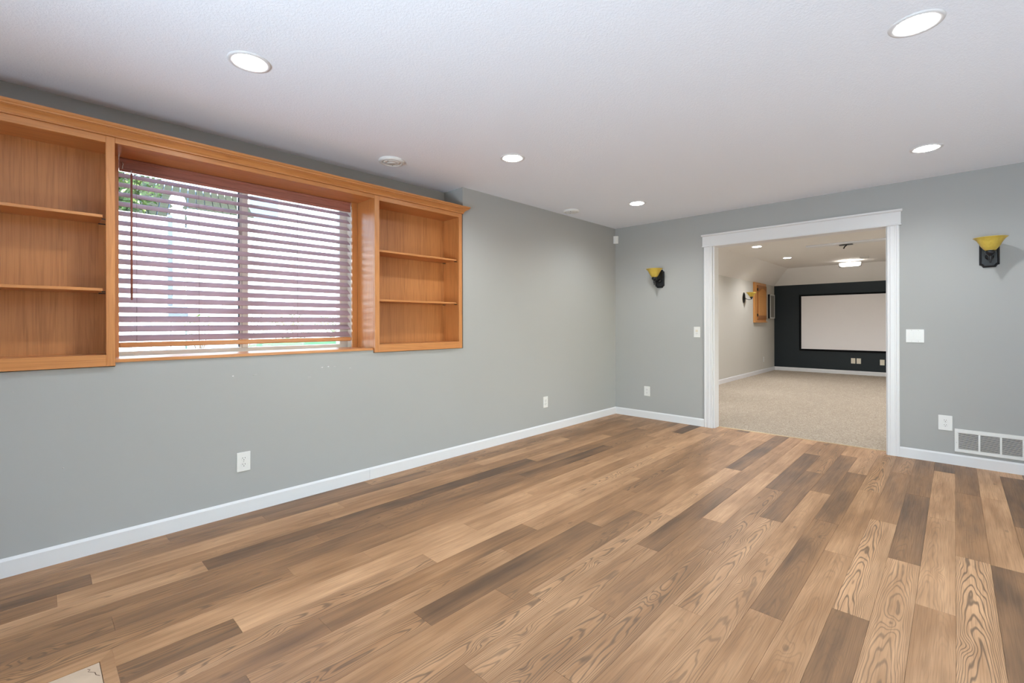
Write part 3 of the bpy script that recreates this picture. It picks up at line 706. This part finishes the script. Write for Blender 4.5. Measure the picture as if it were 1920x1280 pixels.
def detector(label, x, y, r, name='smoke_detector', cat='smoke detector'):
    t = thing(name, label, cat, (x, y, H), None)
    b = B(); b.lathe([(r, 0), (r, -.010), (r*.96, -.017), (r*.84, -.021), (r*.74, -.020), (r*.70, -.014)], (x, y, H), 'z', 40); b.f = b.f[:-2]; b.sm = b.sm[:-2]; b.obj('housing', 'white_plastic', t, fix=False)
    b = B(); b.lathe([(r*.70, -.014), (r*.66, -.0145), (r*.64, -.019), (r*.42, -.0215), (r*.40, -.018), (r*.36, -.018), (r*.34, -.0225), (0, -.024)], (x, y, H), 'z', 40); b.obj('grille', 'white_plastic', t)
    b = B()
    for a in (.9, 3.6): b.box(x+r*.52*math.cos(a)-.005, x+r*.52*math.cos(a)+.005, y+r*.52*math.sin(a)-.002, y+r*.52*math.sin(a)+.002, H-.0225, H-.019)
    b.obj('sensor_slots', 'dark_slot', t, kind='stuff')
    return t
detector('round white ringed smoke detector on the ceiling above the window', -3.449, -.138, .096)
detector('round white smoke detector on the ceiling near the far corner', -1.215, -.180, .086)
detector('white ceiling disc just cut off at the right picture edge', -1.80, -3.555, .045, 'ceiling_sensor', 'sensor')

# ================================================================== SCONCES
def backplate_outline(w, h, c):     # rectangle with notched, stepped corners
    return [(-w, -h+c), (-w, h-c), (-w+c*.55, h-c*.80), (-w+c, h), (w-c, h), (w-c*.55, h-c*.80), (w, h-c), (w, -h+c), (w-c*.55, -h+c*.80), (w-c, -h), (-w+c, -h), (-w+c*.55, -h+c*.80)]
def sconce(label, loc):
    """built facing -x at loc (on the wall)"""
    t = thing('wall_sconce', label, 'wall light', loc, 'black sconces with amber glass')
    ox, oy, oz = loc
    b = B(); pr = backplate_outline(.058, .110, .022)
    lay = [(0, 1.), (-.010, 1.), (-.022, .86), (-.024, .80), (-.018, .76)]
    vs = []; n = len(pr)
    for d, s in lay: vs += [(ox+d, oy+p[0]*s, oz+p[1]*(1-(1-s)*.55)) for p in pr]
    b.add(vs, [(k*n+i, k*n+(i+1) % n, (k+1)*n+(i+1) % n, (k+1)*n+i) for k in range(len(lay)-1) for i in range(n)]+[tuple(range(n)), tuple(range((len(lay)-1)*n, len(lay)*n))])
    b.obj('backplate', 'iron', t)
    b = B(); b.lathe([(.026, -.018), (.026, -.024), (.019, -.032), (.010, -.038), (0, -.040)], (ox, oy, oz-.025), 'x', 20); b.obj('arm_boss', 'iron', t)
    cx = ox-.150
    pth = [(ox-.032, oy, oz-.025), (ox-.060, oy, oz-.030), (ox-.090, oy, oz-.046), (ox-.120, oy, oz-.052), (ox-.143, oy, oz-.046), (cx, oy, oz-.030), (cx, oy, oz-.005)]
    b = B(); b.tube(pth, .0075, 10); b.obj('arm', 'iron', t)
    b = B(); b.lathe([(0, -.078), (.005, -.074), (.007, -.068), (.004, -.063), (.010, -.052), (.013, -.040), (.011, -.030), (.014, -.020), (.026, -.010), (.031, .002), (.031, .010), (.027, .018), (.018, .018), (.0, .016)], (cx, oy, oz-.008), 'z', 24); b.obj('socket_cup', 'iron', t)
    out = [(.030, .010), (.042, .024), (.055, .044), (.066, .068), (.078, .090), (.093, .106), (.099, .110)]
    inn = [(r-.0035, h+.001) for r, h in reversed(out)]
    b = B(); b.lathe(out+inn, (cx, oy, oz+.002), 'z', 40); b.f = b.f[:-2]; b.sm = b.sm[:-2]
    o = b.obj('glass_shade', 'amber', t, fix=False)
    b = B(); b.lathe([(.013, .012), (.013, .03), (.022, .045), (.026, .06), (.02, .075), (0, .082)], (cx, oy, oz), 'z', 16); b.obj('bulb', 'white_plastic', t)
    return t
sconce('black iron wall sconce with amber glass shade, right of the opening', (0, -3.447, 1.745))
sconce('black iron wall sconce with amber glass shade, left of the opening', (0, -.628, 1.735))

# theatre sconce on the side wall (different, oval backplate)
t = thing('wall_sconce', 'small oval-backed sconce with amber shade on the carpeted room side wall', 'wall light', (5.30, TY0, 1.70))
x, y, z = 5.30, TY0, 1.755
b = B(); b.lathe([(1., 0), (1., -.010), (.8, -.02), (.5, -.024), (0, -.025)], (0, 0, 0), 'y', 24); b.v = [(x+v[0]*.062, y+v[1], z-.02+v[2]*.115) for v in b.v]; b.obj('backplate', 'iron', t)
b = B(); b.tube([(x, y-.02, z-.02), (x, y-.06, z-.05), (x, y-.11, z-.065), (x, y-.155, z-.055), (x, y-.155, z-.03)], .006, 8); b.obj('arm', 'iron', t)
b = B(); b.lathe([(0, -.05), (.012, -.045), (.014, -.03), (.03, -.01), (.03, .01), (0, .012)], (x, y-.155, z-.01), 'z', 18); b.obj('socket_cup', 'iron', t)
b = B(); o2 = [(.03, .0), (.05, .03), (.075, .065), (.105, .095)]; b.lathe(o2+[(r-.004, h) for r, h in reversed(o2)], (x, y-.155, z-.005), 'z', 28); b.f = b.f[:-2]; b.sm = b.sm[:-2]; b.obj('glass_shade', 'amber', t, fix=False)

# ================================================================== THEATRE ROOM THINGS
sc_ = thing('projection_screen', 'large grey projection screen in a black frame on the dark end wall', 'screen', (TX, -1.7, .52))
sy0, sy1, sz0, sz1 = -.508, -2.86, .520, 1.870
for (ya, yb, za, zb) in ((sy1, sy0, sz0, sz0+.042), (sy1, sy0, sz1-.036, sz1), (sy0-.042, sy0, sz0+.042, sz1-.036), (sy1, sy1+.042, sz0+.042, sz1-.036)):
    b = B(); b.box(TX-.035, TX-.001, ya, yb, za, zb, .004); b.obj('frame_bar', 'screen_frame', sc_)
b = B(); b.box(TX-.020, TX-.012, sy1+.04, sy0-.04, sz0+.04, sz1-.034); b.obj('screen_cloth', 'screen', sc_)

# arched oak cabinet
cb_ = thing('wall_cabinet', 'tall narrow honey oak wall cabinet with arched door panel', 'cabinet', (6.38, TY0, 1.2))
cx0, cx1, cz0, cz1 = 5.945, 6.815, 1.20, 2.115; cf = TY0-.035
b = B(); b.box(cx0, cx1, cf, TY0-.0005, cz0, cz1, .003); b.obj('cabinet_frame', 'theater_oak_z', cb_)
dx0, dx1, dz0, dz1 = cx0+.17, cx1-.03, cz0+.07, cz1-.06
dr = B(); dr.box(dx0, dx1, cf-.020, cf-.0005, dz0, dz1, .003); drr = dr.obj('door', 'theater_oak_frame', cb_)
def arch(x0, x1, z0, z1, rise, n=14):
    pts = [(x0, z0), (x1, z0), (x1, z1-rise)]
    for i in range(n+1):
        u = i/n; pts.append((x1+(x0-x1)*u, z1-rise+rise*math.sin(math.pi*u)))
    return pts
b = B(); b.prism(arch(dx0+.06, dx1-.06, dz0+.09, dz1-.07, .09), 'y', cf-.030, cf-.020); b.obj('raised_panel', 'theater_oak_z', drr)
b = B()
for zz in (dz0+.1, dz1-.1): b.box(dx0-.012, dx0+.006, cf-.026, cf-.001, zz-.03, zz+.03, .002)
b.obj('hinge', 'iron', drr, kind='stuff')
b = B(); b.box(cx0, cx1, cf-.03, cf, cz0, cz0+.02, .003); b.obj('bottom_ledge', 'theater_oak_z', cb_)

# in-wall speaker by the corner
t = thing('wall_speaker', 'white-framed rectangular speaker on the side wall beside the dark wall', 'speaker', (7.28, TY0, 1.28))
b = B(); b.box(7.08, 7.46, TY0-.05, TY0-.0005, 1.30, 1.885, .004); b.obj('housing', 'iron', t)
for (xa, xb, za, zb) in ((7.08, 7.46, 1.30, 1.325), (7.08, 7.46, 1.86, 1.885), (7.08, 7.11, 1.325, 1.86), (7.43, 7.46, 1.325, 1.86)):
    b = B(); b.box(xa, xb, TY0-.058, TY0-.0505, za, zb); b.obj('frame_bar', 'white_plastic', t)
b = B(); b.box(7.11, 7.43, TY0-.0545, TY0-.0505, 1.325, 1.86); b.obj('grille', 'speaker_cloth', t)

can('recessed light in the tray ceiling, nearer the opening', 3.25, -.80, TZ, 'tcan_lamp', .085, .065, 'tray ceiling lights', 27, (.97, .97, .99))
can('recessed light in the tray ceiling, farther from the opening', 5.17, -.815, TZ, 'tcan_lamp', .085, .065, 'tray ceiling lights', 27, (.97, .97, .99))
can('added unseen right-hand recessed light in the tray ceiling, nearer the opening', 3.25, -3.0, TZ, 'tcan_lamp', .085, .065, 'tray ceiling lights', 27, (.97, .97, .99))  # right-hand cans are out of view, added to light the carpeted room
can('added unseen right-hand recessed light in the tray ceiling, nearer the screen', 5.17, -3.0, TZ, 'tcan_lamp', .085, .065, 'tray ceiling lights', 27, (.97, .97, .99))
can('recessed light in the tray ceiling just inside the opening', 1.3, -.9, TZ, 'tcan_lamp', .085, .065, 'tray ceiling lights', 27, (.97, .97, .99))
can('added unseen recessed light in the tray ceiling just inside the opening, right', 1.3, -3.0, TZ, 'tcan_lamp', .085, .065, 'tray ceiling lights', 27, (.97, .97, .99))

# mounting board with projector hook
t = thing('projector_mount', 'white ceiling board with a small dark projector bracket', 'bracket', (3.83, -1.98, TZ))
b = B(); b.box(3.76, 3.92, -2.56, -1.42, TZ-.030, TZ-.0005, .004); b.obj('mounting_board', 'white', t)
b = B(); b.lathe([(.05, 0), (.05, -.006), (.02, -.012), (0, -.012)], (3.84, -1.96, TZ-.024), 'z', 20); b.obj('ceiling_flange', 'screw', t)
b = B(); b.tube([(3.84, -1.96, TZ-.034), (3.84, -1.975, TZ-.05), (3.83, -1.955, TZ-.065), (3.83, -1.945, TZ-.085), (3.825, -1.935, TZ-.10)], [.012, .011, .009, .010, .011], 8)
b.box(3.80, 3.88, -2.06, -1.88, TZ-.046, TZ-.040); b.obj('bracket_arm', 'iron', t)

# semi-flush ceiling light with glass shade
lx, ly = 6.55, -1.66
t = thing('ceiling_lamp', 'lit frosted glass ceiling lamp with dark end clips in the far room', 'ceiling light', (lx, ly, TZ))
b = B(); b.lathe([(.06, 0), (.06, -.012), (.045, -.02), (.008, -.022), (.008, -.06), (0, -.06)], (lx, ly, TZ), 'z', 24); b.obj('canopy', 'screw', t)
def dish(rx, ry, n=36):
    b = B(); prof = [(1., 0), (.985, -.03), (.93, -.055), (.8, -.068), (.4, -.074), (0, -.075)]
    b.lathe(prof, (0, 0, 0), 'z', n); b.f = [f for f in b.f if len(f) < n]; b.sm = b.sm[:len(b.f)]
    b.v = [(lx+v[0]*rx, ly+v[1]*ry, TZ-.055+v[2]) for v in b.v]; return b
dish(.16, .19).obj('glass_shade', 'shade_glow', t, fix=False)
b = B(); b.lathe([(0, .012), (.03, .006), (.032, -.008), (0, -.012)], (lx, ly, TZ-.066), 'z', 16); b.obj('bulb', 'bulb_glow', t)
for s in (-1, 1):
    b = B(); b.box(lx-.02, lx+.02, ly+s*.188-.004, ly+s*.188+.004, TZ-.125, TZ-.05, .002); b.obj('end_clip', 'iron', t)
b = B(); b.box(lx-.012, lx+.012, ly-.19, ly+.19, TZ-.137, TZ-.131, .002); b.obj('bottom_rail', 'iron', t)
t = thing('smoke_detector', 'round smoke detector on the tray ceiling behind the bracket', 'smoke detector', (6.1, -1.95, TZ))
b = B(); b.lathe([(.075, 0), (.075, -.015), (.065, -.028), (0, -.03)], (6.1, -1.95, TZ), 'z', 28); b.obj('housing', 'tceil', t)
b = B(); b.lathe([(.078, -.0185), (.079, -.024), (.07, -.026), (.069, -.02)], (6.1, -1.95, TZ), 'z', 28); b.f = b.f[:-2]; b.sm = b.sm[:-2]; b.obj('vent_ring', 'screw', t, fix=False)

# ================================================================== OUTSIDE THE WINDOW
GZ = .80
b = B(); b.box(-12, 4, .5, 3.0, GZ-.2, GZ); b.obj('patio_slab', 'patio', None, label='pale concrete patio outside the window', kind='structure')
b = B(); b.box(-12, 6, 3.0, 40, GZ-.2, GZ-.01); b.obj('lawn', 'grass', None, label='green lawn beyond the patio', kind='structure')
# low green mound at the foot of the fence
b = B(); vs = []; n1, n2 = 24, 8
for i in range(n1+1):
    for j in range(n2+1):
        u, v = i/n1, j/n2; vs.append((-4.15+1.6*u, 2.55+.45*v, GZ+.17*math.sin(math.pi*min(1, v*.9+.1))*min(1, u*2.2)+.012*random.random()))
b.add(vs, [(i*(n2+1)+j, (i+1)*(n2+1)+j, (i+1)*(n2+1)+j+1, i*(n2+1)+j+1) for i in range(n1) for j in range(n2)], True)
b.obj('grass_bank', 'grass', None, label='small green grass bank at the foot of the fence', kind='stuff', cat='grass', fix=False)
FYY = 3.3
def fence(xa, xb, top, lab):
    f = thing('vinyl_fence', lab, 'fence', ((xa+xb)/2, FYY, GZ), 'white vinyl fence panels')
    b = B(); b.box(xa, xb, FYY-.03, FYY+.03, top-.09, top, .004); b.obj('top_rail', 'fence', f)
    b = B(); b.box(xa, xb, FYY-.03, FYY+.03, 1.30, 1.38, .004); b.obj('middle_rail', 'fence', f)
    b = B(); b.box(xa, xb, FYY-.03, FYY+.03, GZ, GZ+.1, .004); b.obj('bottom_rail', 'fence', f)
    n = max(1, round((xb-xa)/.178)); w = (xb-xa)/n
    for i in range(n):
        b = B(); b.box(xa+i*w+.003, xa+(i+1)*w-.003, FYY-.012, FYY+.012, GZ+.1, top-.09, .003); b.obj('fence_board', 'fence', f)
fence(-6.0, -4.245, 2.425, 'white vinyl fence panel left of the capped post')
fence(-4.085, -2.25, 2.555, 'white vinyl fence panel right of the capped post')
t = thing('fence_post', 'white fence post with a rounded cap seen through the blind', 'post', (-4.17, FYY-.01, GZ))
b = B(); b.box(-4.232, -4.112, FYY-.06, FYY+.06, GZ, 2.50, .004); b.obj('post', 'fence', t)
b = B(); b.lathe([(.085, 2.50), (.085, 2.53), (.05, 2.545), (.045, 2.56), (.075, 2.60), (.08, 2.64), (.065, 2.68), (.03, 2.70), (0, 2.705)], (-4.172, FYY, 0), 'z', 20); b.obj('post_cap', 'fence', t)
t = thing('downpipe', 'grey downpipe strapped to the fence beside the post', 'pipe', (-4.27, FYY-.09, GZ))
b = B(); b.box(-4.285, -4.238, FYY-.10, FYY-.062, 1.40, 2.44, .004); b.obj('pipe', 'greybox', t)
b = B(); b.box(-4.29, -4.10, FYY-.13, FYY-.062, 1.255, 1.395, .006); b.obj('junction_box', 'greybox', t)
# neighbouring roof of weathered boards
rf = thing('neighbour_roof', 'weathered board roof of a neighbouring shed above the fence', 'roof', (-4.0, 6.5, 2.9))
ang = math.radians(23)
for i in range(27):
    x = -6.2+i*.135; sl_ = .20
    def R_(u, w, h): return (x+w+u*sl_*3, 5.5+u*3.0, 2.80+u*3.0*math.tan(ang)+h)
    v = [R_(0, 0, 0), R_(0, .120, 0), R_(1, .120, 0), R_(1, 0, 0)]; v += [(a, bb_, c-.03) for a, bb_, c in v]
    b = B(); b.add(v, [(0, 1, 2, 3), (4, 7, 6, 5), (0, 4, 5, 1), (1, 5, 6, 2), (2, 6, 7, 3), (3, 7, 4, 0)]); b.obj('roof_board', 'roofboard', rf)
b = B(); v = [(-6.25, 5.5, 2.76), (-2.6, 5.5, 2.76), (-2.0, 8.5, 2.76+3*math.tan(ang)), (-5.65, 8.5, 2.76+3*math.tan(ang))]; v += [(p, q, w-.05) for p, q, w in v]
b.add(v, [(0, 1, 2, 3), (4, 7, 6, 5), (0, 4, 5, 1), (1, 5, 6, 2), (2, 6, 7, 3), (3, 7, 4, 0)]); b.obj('roof_deck', 'iron', rf)
# neighbouring white house
hs = thing('neighbour_house', 'white sided neighbouring house with a small window, right of the roof', 'house', (0, 8.9, GZ))
b = B(); b.box(-1.9, 6, 8.8, 11, GZ, 6.4); b.obj('wall', 'siding', hs)
for i in range(30):
    z = GZ+i*.18; b = B(); b.prism([(8.8, z), (8.775, z+.004), (8.795, z+.18), (8.8, z+.18)], 'x', -1.9, 6); b.obj('siding_board', 'siding', hs)
wv_ = B(); wv_.box(-1.84, -1.10, 8.74, 8.80, 3.35, 4.35, .01); wvo = wv_.obj('window', 'siding', hs)
b = B(); b.box(-1.79, -1.15, 8.735, 8.742, 3.4, 4.3); b.obj('pane', 'windowglass_far', wvo)
b = B(); b.prism([(-2.3, 6.4), (6.3, 6.4), (2.0, 8.4)], 'y', 8.6, 11.2); b.obj('roof', 'roofboard', hs)
# leafy tree and twiggy shrubs
def leaves(n, cx, cy, cz, rx, ry, rz, size, seed):
    r = random.Random(seed); b = B()
    for _ in range(n):
        while True:
            p = Vector((r.uniform(-1, 1), r.uniform(-1, 1), r.uniform(-1, 1)))
            if p.length < 1: break
        c = Vector((cx+p.x*rx, cy+p.y*ry, cz+p.z*rz)); q = Vector((r.gauss(0, 1), r.gauss(0, 1), r.gauss(0, 1))).normalized()
        a = q.orthogonal().normalized(); bb = q.cross(a); s = size*r.uniform(.6, 1.3)
        b.add([c-a*s, c+bb*s*.5+q*s*.1, c+a*s, c-bb*s*.5+q*s*.1], [(0, 1, 2, 3)])
    return b
t = thing('leafy_tree', 'leafy green tree above the fence at the left of the window', 'tree', (-4.85, 4.6, GZ))
leaves(2600, -4.85, 4.6, 2.95, .72, .6, .75, .05, 5).obj('foliage', 'leaf', t, kind='stuff', fix=False)
b = B(); b.tube([(-4.85, 4.6, GZ), (-4.8, 4.6, 1.8), (-4.88, 4.6, 2.6), (-4.8, 4.62, 3.2)], [.07, .06, .045, .02], 8); b.obj('trunk', 'bark', t)
for k, (sx, sy_, hh, sd) in enumerate(((-4.05, 2.85, .52, 2), (-3.62, 2.75, .60, 9), (-3.12, 2.75, .62, 4), (-2.58, 2.8, .55, 6))):
    t = thing('shrub', ['twiggy shrub at the foot of the capped fence post', 'twiggy shrub behind the window mullion', 'leafy shrub seen low through the right pane', 'leafy shrub beside the right window frame'][k], 'shrub', (sx, sy_, GZ), 'shrubs along the fence')
    b = B(); r = random.Random(sd)
    for _ in range(7):
        ex, ey = r.uniform(-.22, .22), r.uniform(-.08, .08); b.tube([(sx, sy_, GZ), (sx+ex*.4, sy_+ey, GZ+hh*.5), (sx+ex, sy_+ey, GZ+hh*r.uniform(.75, 1))], [.006, .004, .002], 5)
    b.obj('twigs', 'bark', t, kind='stuff')
    leaves(60 if k < 2 else 240, sx, sy_, GZ+hh*.6, .25, .1, hh*.4, .022, sd+20).obj('foliage', 'leaf', t, kind='stuff', fix=False)

for o in bpy.data.objects:
    if '_w' in o: del o['_w']
